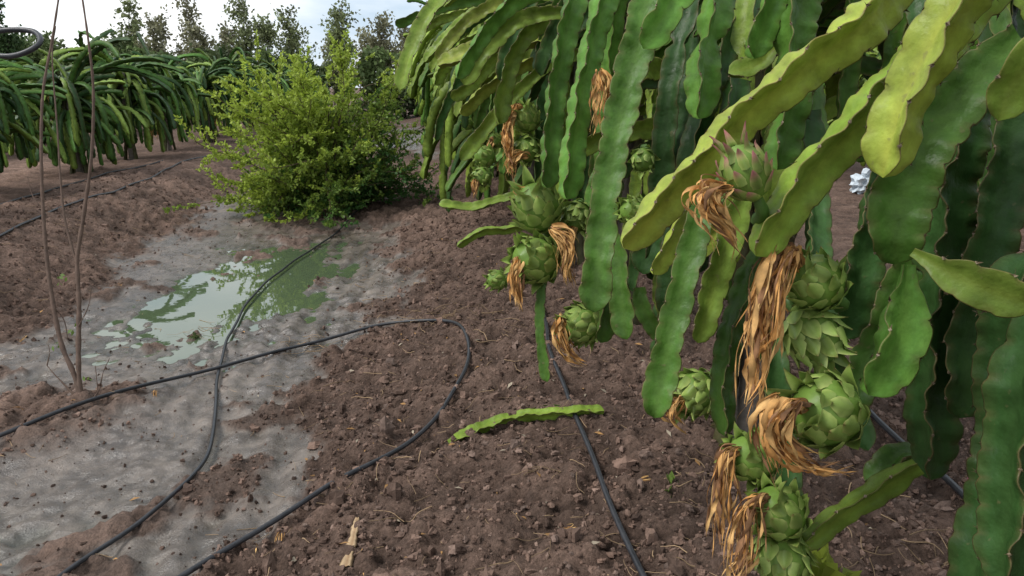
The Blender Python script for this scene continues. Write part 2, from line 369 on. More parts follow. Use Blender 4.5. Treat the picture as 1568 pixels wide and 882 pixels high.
for i in range(90):
    straw_at(r.uniform(-2.3,-.6),r.uniform(1.8,7),.02+.08*r.random(),r)
for (u,v) in ((640,490),(680,485),(700,490),(660,497),(730,492),(310,515),(295,505),(450,535),(470,530)):
    p=G(u,v)
    for k in range(9): straw_at(p[0]+r.normal()*.06,p[1]+r.normal()*.06,.08+.15*r.random(),r,lift=.02)
for i in range(340):
    x=r.uniform(-.5,1.4); y=1.7+5*r.random()**1.4
    if r.random()<.2: x=r.uniform(-3.5,-.6)
    z=float(height(np.array(x),np.array(y)))+.006; a=r.random()*6.3; l=.006+.02*r.random()**2; w=l*.35; d=np.array([math.cos(a),math.sin(a),.2*r.normal()]); s_=np.array([-d[1],d[0],.3*r.normal()]); p=np.array([x,y,z])
    c=[.36,.20,.08] if r.random()<.6 else [.38,.32,.24]
    sb.add([p-d*l,p+s_*w+[0,0,.004],p+d*l,p-s_*w+[0,0,.003]],[[0,1,2,3]],np.array(c)*(.5+.7*r.random()))
for (u,v) in ((185,440),(330,238),(30,526),(710,330),(400,845),(430,835),(560,800),(36,632),(240,610),(980,740),(870,820)):
    p=G(u,v,.012)
    ribbons(sb,[p,p+[.03*r.normal(),.03*r.normal(),.008],p+[.06*r.normal(),.05*r.normal(),0]],4,.004,r,spread=.008,m=0)
sb.obj("plant_litter",[M_STRAW])
wb=MB(); p0=G(530,888,.045); p1=G(548,812,.045); C,s=smooth_path([p0,(p0+p1)/2+[0.003,0,.003],p1],.008); T,N,B=frames(C,np.array([0,0,1.]))
w=(.0145*np.clip(1.3-.55*s/s[-1]+.12*np.sin(s*70)+.08*np.sin(s*190),.1,1.4))[:,None]; V=np.stack([C-B*w,C-B*w*.5+N*.006,C+B*w*.1+N*.003,C+B*w*.55+N*.007,C+B*w,C-N*.006],1)
wcol=np.array([[.34,.24,.14],[.46,.33,.20],[.28,.18,.10],[.42,.30,.18],[.30,.21,.12],[.2,.13,.08]])[None]*(.85+.3*vn(s*40,s*0,4))[:,None,None]
wb.add(V,gridq(len(C),6),wcol.reshape(-1,3)); wb.obj("wood_chip",[M_BARK])
# ------------------------------------------------------------ irrigation hoses
def hose(name,px,rad=.0095,lift=.004):
    pts=np.array([G(u,v) for u,v in px])
    C,s=smooth_path(pts,.03); hh=height(C[:,0],C[:,1]); W=14; k=np.hanning(2*W+3)[1:-1]; k/=k.sum()
    pad=np.r_[np.full(W,hh[0]),hh,np.full(W,hh[-1])]; hs=np.convolve(pad,k,'valid'); C[:,2]=np.maximum(hs,WATER)+rad*.8+lift+.004
    C[:,0]+=.004*np.sin(s*9); C[:,1]+=.004*np.sin(s*7+1)
    mb=MB(); tube(mb,C,rad,rad,[.03,.03,.03],step=.025,sides=10); return mb.obj(name,[M_TUBE])
hose("drip_hose",[(-160,735),(0,683),(120,636),(250,594),(340,568),(450,537),(560,510),(640,500),(690,504),(716,530),(714,572),(685,630),(640,680),(585,722),(500,770),(400,830),(305,885),(150,980)],lift=.014)
hose("drip_hose",[(20,960),(110,885),(220,810),(300,730),(328,670),(333,590),(352,520),(392,465),(450,410),(520,356),(568,312),(630,288),(668,262),(692,240),(700,215)],lift=.012,rad=.0085)
hose("drip_hose",[(1010,960),(975,885),(940,800),(905,710),(870,620),(842,550),(830,470),(815,410),(790,340)],rad=.0095,lift=.008)
hose("drip_hose",[(-60,395),(0,370),(100,322),(210,286),(280,252),(330,238)],rad=.012)
hose("drip_hose",[(-60,335),(0,318),(90,292),(150,274),(250,252)],rad=.011)
hose("drip_hose",[(1270,585),(1320,640),(1370,690),(1440,755),(1500,812),(1600,900)],rad=.011,lift=.02)
for (u,v) in ((122,630),(286,760)):
    mb=MB(); c=G(u,v,.035); mb.add(CV*[.007,.007,.006]+c,CQ,[.6,.1,.2]); tube(mb,[c-[0,0,.02],c+[0.002,0,.008]],.003,.004,[.5,.1,.2],step=.004); mb.obj("pink_dripper",[M_PINK])
# crumpled white bag lying beyond the row
mb=MB(); CV4,CQ4=cubesphere(6); rb=np.random.default_rng(4); c=G(1318,296); VV=CV4*(1+.18*rb.normal(size=(len(CV4),1)))*[.15,.13,.14]+c+[0,0,.12]; mb.add(VV,CQ4,[.6,.65,.7])
tube(mb,[c+[0,0,.20],c+[.03,0,.27],c+[.06,.02,.30]],.04,.055,[.6,.65,.7],step=.03,sides=7); mb.obj("plastic_bag",[M_WHITE],False)
# ------------------------------------------------------------ hero fruits
r=np.random.default_rng(21)
FR=[]
def F(u,v,d,wpx,ax,fl=None,n=26,asp=1.15,**k):
    c=P(u,v,d); Rf=wpx/FPX*d*.5*.82; axis=RT*ax[0]+UP*ax[1]-FW*ax[2]
    mb=MB(); flp=None
    if fl is not None: flp=[P(a,b_,d+dd) for a,b_,dd in fl]
    fruit(mb,c,axis,Rf,Rf*2*asp,r,flp,n,**k)
    st=c-nrm(axis)*Rf*asp
    tube(mb,[st+nrm(axis)*.012,st-nrm(axis)*.02,st-nrm(axis)*.03+FW*.03],.007,.01,[.09,.17,.04],step=.006,m=1)
    FR.append((u,v,d,wpx*.62)); return mb.obj("dragon_fruit",PM)
F(1142,264,.93,84,(-.5,.85,.35),None,asp=1.35,bud=True,pink=1.,nb=30)
mb=MB(); ribbons(mb,[P(1112,286,.92),P(1082,300,.92),P(1082,325,.92),P(1108,350,.93),P(1132,396,.95)],24,.008,r,spread=.015); mb.obj("withered_flower",PM)
F(1248,432,1.0,98,(-.75,.45,.35),[(1200,392,-.03),(1178,440,-.05),(1165,520,-.05),(1158,585,-.05),(1130,645,-.05)],48,fw=.008,spread=.017)
F(1245,514,1.02,98,(.4,-.75,.4),None)
F(1264,630,.96,128,(-.75,.25,.45),[(1206,628,-.07),(1188,665,-.07),(1230,705,-.05),(1322,728,-.02)],18,asp=1.02,nb=36,fw=.007,spread=.009)
mb=MB(); ribbons(mb,[P(1190,606,.95),P(1176,640,.94),P(1180,690,.94),P(1188,740,.95)],16,.007,r,spread=.012); mb.obj("withered_flower",PM)
F(1152,700,1.1,88,(-.6,.4,.5),[(1112,702,-.03),(1106,760,-.04),(1098,850,-.04)],24,dark=.3,spread=.012)
F(1192,784,1.06,94,(-.5,.6,.4),[(1148,785,-.03),(1140,840,-.05),(1125,905,-.05)],24,dark=.25,spread=.013)
F(1196,852,1.08,92,(-.2,-.6,.6),None)
mb=MB(); ribbons(mb,[P(1150,850,1.05),P(1132,870,1.04),P(1110,920,1.04)],14,.006,r,spread=.012,dark=.2); mb.obj("withered_flower",PM)
F(1066,601,1.55,78,(-.65,-.4,.5),[(1040,612,-.03),(1028,640,-.03),(1050,662,-.02)],20)
F(890,496,1.95,70,(-.7,-.15,.5),[(858,492,-.03),(866,530,-.04),(900,556,-.02)],24,fw=.008)
F(822,318,2.0,84,(-.3,.7,.5),[(800,300,-.03),(785,290,-.03)],6)
F(820,398,1.95,84,(-.5,.1,.6),[(795,400,-.04),(790,430,-.05),(797,478,-.05)],34,fw=.008)
F(884,332,2.05,54,(-.2,-.6,.6),[(872,362,-.03),(866,400,-.03),(876,445,-.03)],26,fw=.008)
F(762,428,2.6,36,(-.8,-.1,.6),None,nb=20)
F(850,370,2.1,54,(.3,-.6,.6),None)
F(970,324,1.55,52,(-.6,.1,.7),None)
F(806,182,2.6,46,(-.3,.6,.6),[(790,165,-.03),(778,200,-.05),(782,250,-.05),(788,285,-.05)],30,fw=.011)
F(742,240,3.4,38,(-.5,.1,.7),None,nb=20); F(738,270,3.3,34,(-.4,-.5,.7),[(728,280,-.03),(728,310,-.03)],14,nb=20,fw=.010)
F(806,228,2.6,48,(.1,-.6,.7),[(790,240,-.05),(775,270,-.05)],16,nb=22,fw=.010)
F(760,215,4.0,28,(-.5,.2,.7),[(752,225,-.03),(745,250,-.03)],14,nb=18,fw=.013)
F(716,190,6.0,20,(-.5,.2,.7),None,nb=16); F(985,245,1.7,42,(-.2,-.6,.6),None,nb=20)
mb=MB(); ribbons(mb,[P(918,110,1.7),P(922,150,1.7),P(915,200,1.7)],18,.008,r); mb.obj("withered_flower",PM)
mb=MB(); ribbons(mb,[P(845,350,1.9),P(868,375,1.88),P(868,440,1.88)],18,.007,r); mb.obj("withered_flower",PM)
# ------------------------------------------------------------ hero stems
hb={'A':MB(),'B':MB()}
REF=-FW; rs=np.random.default_rng(5)
def S(k,pts,wpx,c,roll=None,young=0.,seg=None,spine=True,tw=0.,base_t=.7,step=.005):
    if roll is None: roll=rs.choice([.35,.55,1.4,1.6,.2,.9])+rs.normal()*.08
    dm=np.mean([p[2] for p in pts]); Rr=wpx/FPX*dm/1.86
    pp=[P(*p) for p in pts]
    stem(hb[k],pp,Rr,np.array(c),REF,roll,step=step,hi=True,spine=spine,young=young,seg=seg,twist=tw,base_t=base_t,pitch=.040 if dm<1.4 else .045)
S('A',[(1400,-60,1.0),(1330,25,.98),(1225,105,.98),(1130,185,1.0),(1050,275,1.02),(1002,322,1.03),(955,380,1.04)],74,CY*.85,roll=.38,young=.6)
S('A',[(1600,-150,.9),(1500,-20,.88),(1415,75,.88),(1335,165,.90),(1262,240,.92),(1205,310,.94),(1158,392,.95)],86,CB*1.0,roll=.5,young=.5)
S('A',[(1560,-110,.76),(1490,-20,.76),(1430,70,.78),(1388,160,.8),(1352,272,.82)],100,CY*.88,roll=.2,young=.4)
S('A',[(1640,40,.72),(1590,80,.72),(1548,130,.74),(1528,185,.75)],88,CB*.8,roll=1.2)
S('A',[(1560,60,1.05),(1450,170,1.05),(1398,250,1.06),(1372,330,1.07),(1368,405,1.08)],92,CM*1.0,roll=1.3)
S('A',[(1388,405,1.0),(1384,450,1.0),(1372,520,.99),(1330,605,.98)],80,CM*1.7,roll=.9,base_t=.3)
S('A',[(1398,385,.82),(1450,415,.80),(1510,440,.78),(1590,465,.76)],74,CB*.65,roll=1.5,base_t=.25)
S('A',[(1405,712,1.05),(1360,740,1.06),(1300,778,1.07),(1222,838,1.08)],42,CB*.7,roll=.6)
S('A',[(1640,380,.95),(1560,430,.97),(1545,560,1.0),(1540,700,1.0),(1500,860,1.0),(1490,960,1.0)],90,CD*1.1,roll=.4)
S('A',[(1500,120,1.2),(1455,280,1.2),(1440,430,1.2),(1428,600,1.2),(1425,735,1.2)],88,CD*1.1,roll=.6,seg=.33)
S('A',[(1560,140,1.15),(1530,300,1.15),(1490,470,1.15),(1470,640,1.15)],76,CD*1.0,roll=1.2)
S('A',[(1600,480,.9),(1570,600,.9),(1555,740,.9),(1540,900,.9)],110,CD*1.1,roll=.45)
S('A',[(1350,260,1.3),(1330,360,1.3),(1305,450,1.3),(1290,520,1.3)],76,CD*1.25,roll=.9)
S('A',[(1420,350,1.25),(1370,470,1.25),(1310,600,1.25),(1290,660,1.25)],66,CM*.9,roll=1.4)
S('A',[(1480,-20,1.3),(1420,130,1.3),(1340,260,1.3)],70,CM*.9,roll=1.0)
S('A',[(1250,-60,1.3),(1215,40,1.3),(1215,130,1.3),(1190,260,1.3)],66,CM*1.2,roll=.5)
S('A',[(1240,170,1.35),(1250,330,1.3),(1250,470,1.12),(1275,600,1.1),(1330,690,1.05)],50,CD*1.3,roll=1.0,spine=False)
S('A',[(1180,500,1.3),(1190,620,1.25),(1205,760,1.2),(1215,900,1.2)],50,CD*1.3,roll=1.0,spine=False)
S('A',[(1420,700,1.3),(1380,700,1.3),(1330,745,1.3)],48,CM*.9)
S('B',[(1000,-60,1.65),(985,40,1.62),(958,150,1.6),(932,280,1.58),(918,400,1.57),(910,478,1.57)],54,CM*1.0,roll=1.3)
S('B',[(945,-60,1.8),(915,30,1.78),(888,150,1.75),(876,230,1.74),(868,305,1.73)],46,CM*1.7,roll=.3)
S('B',[(900,-60,1.95),(870,30,1.9),(848,150,1.88),(838,288,1.86)],42,CM*1.3,roll=.45)
S('B',[(1110,240,1.4),(1078,320,1.38),(1048,430,1.36),(1022,540,1.35),(1002,640,1.35)],52,CM*1.05,roll=1.35)
S('B',[(1135,300,1.35),(1112,370,1.33),(1090,440,1.33),(1068,525,1.33)],46,CB*.75,roll=.9)
S('B',[(1165,380,1.4),(1130,480,1.38),(1108,570,1.38),(1110,668,1.38)],42,CM*.8)
S('B',[(930,330,1.75),(948,400,1.73),(960,520,1.72)],40,CM*.95)
S('B',[(925,400,1.8),(930,460,1.8),(920,525,1.8)],36,CM*.9)
S('B',[(835,420,2.0),(828,480,2.0),(832,540,2.0),(838,585,2.0)],20,CM*1.0)
S('B',[(1080,300,1.5),(1040,350,1.48),(1000,420,1.47)],34,CY*.9,roll=.6,young=.5)
S('B',[(1150,280,1.5),(1110,330,1.5),(1060,400,1.5)],34,CY*.8,roll=1.)
S('B',[(980,440,2.1),(985,470,2.1),(1015,520,2.1)],34,CM)
S('B',[(1010,400,1.9),(1012,440,1.9),(1020,490,1.9)],38,CB*.7,roll=1.)
S('B',[(1120,-50,1.45),(1095,20,1.43),(1078,90,1.42),(1070,182,1.42)],62,CM*1.5,seg=.16)
S('B',[(1080,-60,1.5),(1030,0,1.48),(985,75,1.47)],50,CM*1.7)
S('B',[(1260,-80,1.35),(1190,-10,1.33),(1160,60,1.32),(1155,90,1.32)],48,CM*1.5)
S('B',[(1200,60,1.4),(1160,100,1.4),(1115,112,1.4)],34,CB*.8)
S('B',[(1020,-40,2.2),(880,-30,2.2),(790,0,2.2),(735,60,2.2),(700,120,2.2)],30,CM*1.6)
S('B',[(860,-120,1.9),(740,-60,1.85),(660,20,1.8),(630,80,1.8),(612,138,1.8)],26,CB*.75,roll=1.3,young=.3)
S('B',[(900,80,2.6),(840,100,2.6),(770,165,2.6),(705,245,2.6)],23,CB*.9)
S('B',[(830,290,2.8),(770,305,2.8),(720,318,2.8),(672,312,2.8)],16,CB*.8)
S('B',[(840,330,2.6),(780,350,2.6),(735,355,2.6),(700,378,2.6)],16,CB*.8)
S('B',[(870,20,2.3),(800,30,2.3),(740,80,2.3),(710,130,2.3)],29,CB*.8)
S('B',[(960,-40,2.4),(870,10,2.4),(800,60,2.4),(770,140,2.4),(765,190,2.4)],32,CB*.7)
for (a,dd) in (([(900,40),(830,60),(750,70),(670,100)],3.0),([(880,-30),(800,-10),(720,30),(668,90)],3.4),([(820,60),(770,80),(720,130),(690,150)],3.6),([(860,90),(800,100),(740,140),(705,175)],3.2),([(780,20),(730,20),(690,50),(650,95)],4.2),([(790,100),(750,115),(700,150)],3.9),([(770,50),(730,55),(690,85),(665,130)],4.6)):
    S('B',[(u,v,dd) for u,v in a],92/dd*(.8+.3*rs.random()),(CB if rs.random()<.6 else CY*.8)*(.75+.3*rs.random()),spine=False)
S('B',[(1060,60,1.9),(1040,160,1.9),(1020,300,1.9),(985,420,1.9)],50,CD*1.3)
S('B',[(830,40,3.0),(825,120,3.0),(830,200,3.0)],30,CD*1.5)
S('B',[(1130,120,1.7),(1110,200,1.7),(1080,260,1.7),(1050,330,1.7)],54,CD*1.5,seg=.2)
# ------------------------------------------------------------ generic plant
def plant_stems(mb,r,org,n,zt,Rad,hi,step,test=None,Lr=(.8,1.5),bright=.25,low=.45,lowf=.35,emax=1.4,rm=1.,blue=0.):
    org=np.array(org,float); made=0; tries=0
    while made<n and tries<n*6:
        tries+=1
        az=r.random()*6.283; lowb=r.random()<lowf
        z0=zt*(.5+.42*r.random()) if lowb else zt*(.85+.15*r.random())
        e0=r.uniform(.0,.9) if lowb else r.uniform(.3,emax)
        rate=r.uniform(1.8,4.6)/Rad*.52*rm
        L=r.uniform(*Lr)*(.75 if lowb else 1)
        b0=org+np.array([math.cos(az)*.07,math.sin(az)*.07,z0])
        p=droop(b0,az+r.normal()*.5,e0,L,rate,r)
        zmin=org[2]+low*(.6+.9*r.random()); p=p[(p[:,2]>zmin)|(np.arange(len(p))<5)]
        if len(p)<5: continue
        if test is not None and not test(p): continue
        side=np.array([-math.sin(az),math.cos(az),.02])
        c=rcol(r,bright)*np.array([1-.1*blue,1,1+.8*blue])
        stem(mb,p,r.uniform(.028,.038) if hi else r.uniform(.032,.050),c,side,r.random()*2.1,step=step,hi=hi,twist=r.normal()*.9,seg=r.uniform(.3,.6) if r.random()<.7 else None,young=r.random()*.8,m=0,pitch=.042 if hi else .07,amp0=.09 if hi else .2)
        made+=1
def trunk(mb,r,org,zt,hi=False):
    org=np.array(org,float)
    tube(mb,[org-[0,0,.1],org+[0,0,zt*.5],org+[0,0,zt]],.05,.05,[.16,.14,.12],step=.2,sides=8,m=3)
    for k in range(4):
        a=k*1.6+r.random(); d=np.array([math.cos(a),math.sin(a),0])*.075
        stem(mb,[org+d*1.7-[0,0,.05],org+d+[0,0,.3],org+d*1.0+[0,0,zt*.6],org+d*.9+[0,0,zt*.97]],.034,np.array([.08,.08,.035])*(.7+.6*r.random()),np.array([d[1]*9,-d[0]*9,.05]),r.random()*3,step=.02,hi=False)
    for k in range(7):
        a=r.random()*6.3; q=org+np.array([math.cos(a)*.3,math.sin(a)*.3,zt*(.3+.6*r.random())])
        ribbons(mb,[q,q+[.02,.02,-.08],q+[.02,.0,-.2]],4,.012,r,spread=.03)
def clear(lim_u=None,mind=.8,near=1.4):
    def f(p):
        u,v,d=proj(p)
        if lim_u is not None:
            if np.any((d>.02)&(v>-150)&(v<1000)&(u<lim_u)&(d<near)): return False
        if np.any((d<mind)&(d>-.3)&(u<1750)): return False
        if np.any((d>.02)&(d<9)&(u>1255)&(u<1345)&(v>255)&(v<400)): return False
        if np.any((d>.02)&(d<3)&(u>1485)&(u<1530)&(v>740)&(v<800)): return False
        for (fu,fv,fd,fr) in FR:
            if np.any((np.hypot(u-fu,v-fv)<fr*1.25)&(d<fd+.03)&(d>.02)): return False
            if np.any((np.abs(u-fu+20)<fr*.9)&(v>fv)&(v<fv+fr*2.6)&(d<fd)&(d>.02)): return False
        return True
    return f
def gz(x,y): return float(macro(np.array(float(x)),np.array(float(y))))
XR=1.12
r=np.random.default_rng(31); o=(1.15,.55,gz(1.15,.55))
plant_stems(hb['A'],r,o,46,1.65,.62,True,.009,clear(1420,.95,1.9)); trunk(hb['A'],r,o,1.65); hb['A'].obj("dragon_fruit_cactus",PM)
r=np.random.default_rng(32); o=(XR+.05,2.35,gz(XR,2.35))
plant_stems(hb['B'],r,o,104,1.7,.58,True,.010,clear(1000,1.4,1.95),bright=.2,low=.55); trunk(hb['B'],r,o,1.7); hb['B'].obj("dragon_fruit_cactus",PM)
for (y,sd,n) in ((3.9,33,95),(5.3,34,95)):
    mb=MB(); r=np.random.default_rng(sd); o=(XR,y,gz(XR,y)); plant_stems(mb,r,o,n,1.72,.62,True,.014,clear(None,1.0),bright=.5,low=.55); trunk(mb,r,o,1.72); mb.obj("dragon_fruit_cactus",PM)
VAR=[];VARL=[]
for k in range(4):
    mb=MB(); r=np.random.default_rng(50+k); plant_stems(mb,r,(0,0,0),115,1.5+.1*r.random(),.62,False,.02,None,Lr=(.9,1.8),bright=.6 ,low=.22,lowf=.45); trunk(mb,r,(0,0,0),1.5); VAR.append(mb.mesh("dragon_fruit_cactus_mesh",PM))
for k in range(5):
    mb=MB(); r=np.random.default_rng(150+k); plant_stems(mb,r,(0,0,0),104,1.25+.2*r.random(),.72,False,.02,None,Lr=(.7,1.7),bright=.32 ,low=.12,lowf=.6,emax=1.3,rm=1.05,blue=.4); trunk(mb,r,(0,0,0),1.3); VARL.append(mb.mesh("dragon_fruit_cactus_mesh",PM))
r=np.random.default_rng(60)
def place(x,y,s,VV=VAR):
    o=bpy.data.objects.new("dragon_fruit_cactus",VV[r.integers(len(VV))]); o.location=(x,y,gz(x,y) if abs(x)<30 else 0); o.rotation_euler=(0,0,r.random()*6.28); o.scale=(s,s,s*r.uniform(.9,1.08)); col.objects.link(o)
y=6.7
while y<33: place(XR+r.normal()*.08,y,1.10+.08*r.random()); y+=1.3
y=5.1
while y<34: place(-4.7+r.normal()*.18,y,.84+.22*r.random(),VARL); y+=1.7+.4*r.random()
y=7
while y<34: place(-8.6+r.normal()*.1,y,.92+.14*r.random(),VARL); y+=1.7
y=9
while y<34: place(-12.6+r.normal()*.1,y,1.0,VARL); y+=1.8
y=2.5
while y<28: place(6.9+r.normal()*.1,y,1.05); y+=1.6
mb=MB(); pts=[G(688,690,.03),G(730,672,.035),G(790,654,.045),G(860,650,.05),G(925,643,.04)]
stem(mb,pts,.034,CB*.95,np.array([0,0,1.]),1.1,step=.006,hi=True,spine=False,young=.2,amp0=.03)
pts=[G(800,640,.02),G(840,632,.03),G(890,640,.03)]; stem(mb,pts,.014,CM,np.array([0,0,1.]),.5,step=.008)
mb.obj("fallen_cactus_stem",PM)
# ------------------------------------------------------------ leafy bush on the path
def leaves(mb,Pp,D,ln,wd,c,r,m=0):
    n=len(Pp); D=nrm(D); sd=nrm(np.cross(D,r.normal(size=(n,3)))); up=np.cross(sd,D); ln=ln[:,None]; wd=wd[:,None]
    V=np.stack([Pp,Pp+D*ln*.5+sd*wd+up*wd*.3,Pp+D*ln,Pp+D*ln*.5-sd*wd+up*wd*.3],1)
    mb.add(V,np.arange(4*n).reshape(-1,4),np.repeat(c,4,0),m)
r=np.random.default_rng(71); mb=MB(); bc=G(500,316); LP=[];LD=[];LC=[]
def twig(base,d,L,rad,depth):
    n=max(4,int(L/.06)); p=base.copy(); out=[p.copy()]; d=nrm(d)
    for i in range(n):
        d=nrm(d+r.normal(size=3)*.10+np.array([0,0,-.015 if depth==0 else -.01])); p=p+d*L/n; p[2]=max(p[2],bc[2]+.03); out.append(p.copy())
    out=np.array(out); tube(mb,out,rad,rad*.35,[.10,.075,.045],step=.07,sides=4,m=1)
    return out
for i in range(150):
    a=r.random()*6.283; el=r.uniform(.12,1.52); d=np.array([math.cos(a)*math.cos(el)*.95,math.sin(a)*math.cos(el),math.sin(el)])
    L=(.50+.38*r.random())*(1+1.6*math.sin(el)**1.3)*(.9+.20*math.sin(a*3+1))
    if r.random()<.14: L*=1.13
    M=twig(bc+r.normal(size=3)*[.14,.10,.02],d,L,.009,0)
    for k in range(int(11*L)+4):
        t=r.uniform(.15,1); i0=t*(len(M)-1); j=int(min(i0,len(M)-2)); b0=M[j]+(M[j+1]-M[j])*(i0-j); dd=nrm(M[j+1]-M[j])+r.normal(size=3)*.65
        l2=.12+.24*r.random(); Tn=twig(b0,dd,l2,.003,1)
        nl=int(l2/.009); q=r.random(nl)*(len(Tn)-1); jj=np.minimum(q.astype(int),len(Tn)-2); pos=Tn[jj]+(Tn[jj+1]-Tn[jj])*(q-jj)[:,None]
        LP.append(pos); LD.append(nrm(Tn[jj+1]-Tn[jj])+r.normal(size=(nl,3))*.8)
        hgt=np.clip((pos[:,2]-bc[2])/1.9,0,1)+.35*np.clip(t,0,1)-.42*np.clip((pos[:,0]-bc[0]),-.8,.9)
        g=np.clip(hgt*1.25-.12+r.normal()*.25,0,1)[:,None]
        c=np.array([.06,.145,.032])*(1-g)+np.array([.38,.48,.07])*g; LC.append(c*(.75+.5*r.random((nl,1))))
LP=np.vstack(LP);LD=np.vstack(LD);LC=np.vstack(LC); n=len(LP)
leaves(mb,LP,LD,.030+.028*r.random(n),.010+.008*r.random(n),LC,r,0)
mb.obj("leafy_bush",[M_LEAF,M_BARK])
# ------------------------------------------------------------ distant trees and hedge
r=np.random.default_rng(81)
def tree(mb,x,y,H,W,r,nl,c0,lean=0.,ls=.10,z0=0,tl=.16):
    base=np.array([x,y,z0]); top=base+np.array([r.normal()*.2+lean,r.normal()*.2,H*.93])
    tube(mb,[base,(base+top)/2+r.normal(size=3)*.12,top],.07,.012,[.13,.11,.09],step=.5,sides=5,m=1)
    Ps=[];Ds=[];Cs=[]; nb=int(14+H*3)
    for k in range(nb):
        t=r.uniform(tl,.98); b0=base+(top-base)*t; a=r.random()*6.283; el=r.uniform(.35,1.1); L=W*(1.15-t)*(.55+.7*r.random())+.25
        d=np.array([math.cos(a)*math.cos(el),math.sin(a)*math.cos(el),math.sin(el)]); e=b0+d*L+np.array([0,0,.1])
        tube(mb,[b0,(b0+e)/2+r.normal(size=3)*.06,e],.018,.005,[.12,.10,.08],step=.4,sides=4,m=1)
        m=int(nl/nb); q=r.random(m)**.8; ctr=b0+(e-b0)*q[:,None]; cl=r.normal(size=(m,3))*(.10+.10*L)*np.array([1,1,.9])
        ck=r.normal(size=(5,3))*.22; cl=cl*.6+ck[r.integers(0,5,m)]*.7
        Ps.append(ctr+cl); Ds.append(r.normal(size=(m,3))+[0,0,.2]); tone=.6+.8*r.random()
        Cs.append(np.array(c0)*tone*(.7+.6*r.random((m,1))))
    Pp=np.vstack(Ps); n=len(Pp); leaves(mb,Pp,np.vstack(Ds),ls*(.7+.6*r.random(n)),ls*.32*(.7+.6*r.random(n)),np.vstack(Cs),r,0)
mb=MB()
x=-44.
while x<40:
    yy=37.5+r.normal()*1.3; w=r.uniform(.6,1.5)
    inview=-19<x<4
    H=r.uniform(3.7,5.9) if x>-13.5 else r.uniform(2.8,4.2)
    tree(mb,x,yy,H,w,r,1800 if inview else 900,[.19,.22,.10] if r.random()<.55 else [.22,.215,.125],ls=.17 if inview else .28)
    x+=r.uniform(.5,1.3) if inview else 1.7
mb.obj("distant_trees",[M_TREELEAF,M_BARK])
mb=MB(); tree(mb,-13.6,27.5,5.0,1.1,r,8000,[.07,.12,.04],ls=.15); mb.obj("tree",[M_TREELEAF,M_BARK])
mb=MB(); n=110000; hx=r.uniform(-44,40,n); hy=34.8+r.normal(size=n)*.6; top=2.1+1.6*fbm(hx*.5,hx*0+3,5)+.9*(vn(hx*2.2,hx*0,8)-.5); hz=top*r.random(n)**.8
k=(fbm(hx*1.1,hz*1.3,15,3)>.36); hx,hy,hz=hx[k],hy[k],hz[k]; n=len(hx)
c=np.array([.10,.14,.05])[None]*(.25+1.9*fbm(hx*.9,hz*1.3,19,2))[:,None]*(.7+.6*r.random((n,1)))
leaves(mb,np.stack([hx,hy,hz],1),r.normal(size=(n,3)),.22*(.7+.6*r.random(n)),.075*(.7+.6*r.random(n)),c,r); mb.obj("hedge",[M_TREELEAF])
# ------------------------------------------------------------ bare sapling, left
mb=MB(); b0=G(126,622); d0=float((b0-CAM)@FW); bk=[.13,.09,.07]
def tw(pts,r0,r1): tube(mb,[P(u,v,d0+dd) for u,v,dd in pts],r0,r1,bk,step=.02,sides=6,wob=.12)
tw([(128,628,0),(122,590,0),(120,540,0),(121,470,.02),(118,405,.03),(120,380,.03),(128,330,.03),(140,240,0),(143,140,-.05),(135,60,-.1),(122,-30,-.1)],.013,.004)
tw([(128,622,0),(112,570,0),(95,530,0),(82,470,0),(72,400,0),(66,320,0),(63,230,0),(66,140,0),(80,60,0),(94,-30,0)],.013,.004)
tw([(118,405,.03),(100,340,.05),(93,280,.08),(88,200,.08),(80,90,.08),(85,40,.08)],.006,.003)
tw([(130,622,0),(100,590,0),(85,575,0),(72,560,0)],.006,.002); tw([(72,560,0),(76,540,0),(74,528,0)],.003,.0015)
tw([(130,620,0),(108,600,.02),(90,580,.02)],.006,.002); tw([(128,625,0),(150,600,-.03),(158,570,-.03),(168,548,-.03)],.005,.0015); tw([(150,600,-.03),(148,580,-.03),(146,560,-.03)],.003,.0015)
tw([(82,470,0),(98,490,.03),(104,520,.03)],.003,.002); tw([(120,500,0),(135,470,0),(140,440,0)],.003,.0015); tw([(66,320,0),(50,300,0),(42,270,0)],.003,.0015)
for (u,v) in ((84,530),(110,500),(90,425),(135,585),(95,430)):
    q=P(u,v,d0); n=3; leaves(mb,q+r.normal(size=(n,3))*.008,r.normal(size=(n,3)),np.full(n,.03),np.full(n,.008),np.tile([[.14,.22,.05]],(n,1)),r,1)
mb.obj("bare_sapling",[M_BARK,M_LEAF])
# hose coil hung on a wooden stake beyond the left edge
mb=MB(); dd=2.3
tube(mb,[P(-330,90,dd),P(-200,40,dd),P(-80,48,dd),P(-30,52,dd),P(10,46,dd),P(50,48,dd),P(62,62,dd-.03),P(48,76,dd-.05),P(15,86,dd-.05),P(-40,82,dd-.03),P(-180,80,dd),P(-325,100,dd)],.0085,.0085,[.03]*3,step=.01,sides=10)
mb.obj("hose_coil",[M_TUBE])
mb=MB(); q=P(-325,95,dd); tube(mb,[[q[0],q[1],gz(q[0],q[1])-.1],[q[0]+.01,q[1],.8],[q[0],q[1],1.75]],.022,.018,[.2,.15,.1],step=.05,sides=8,wob=.06); mb.obj("wooden_stake",[M_BARK])
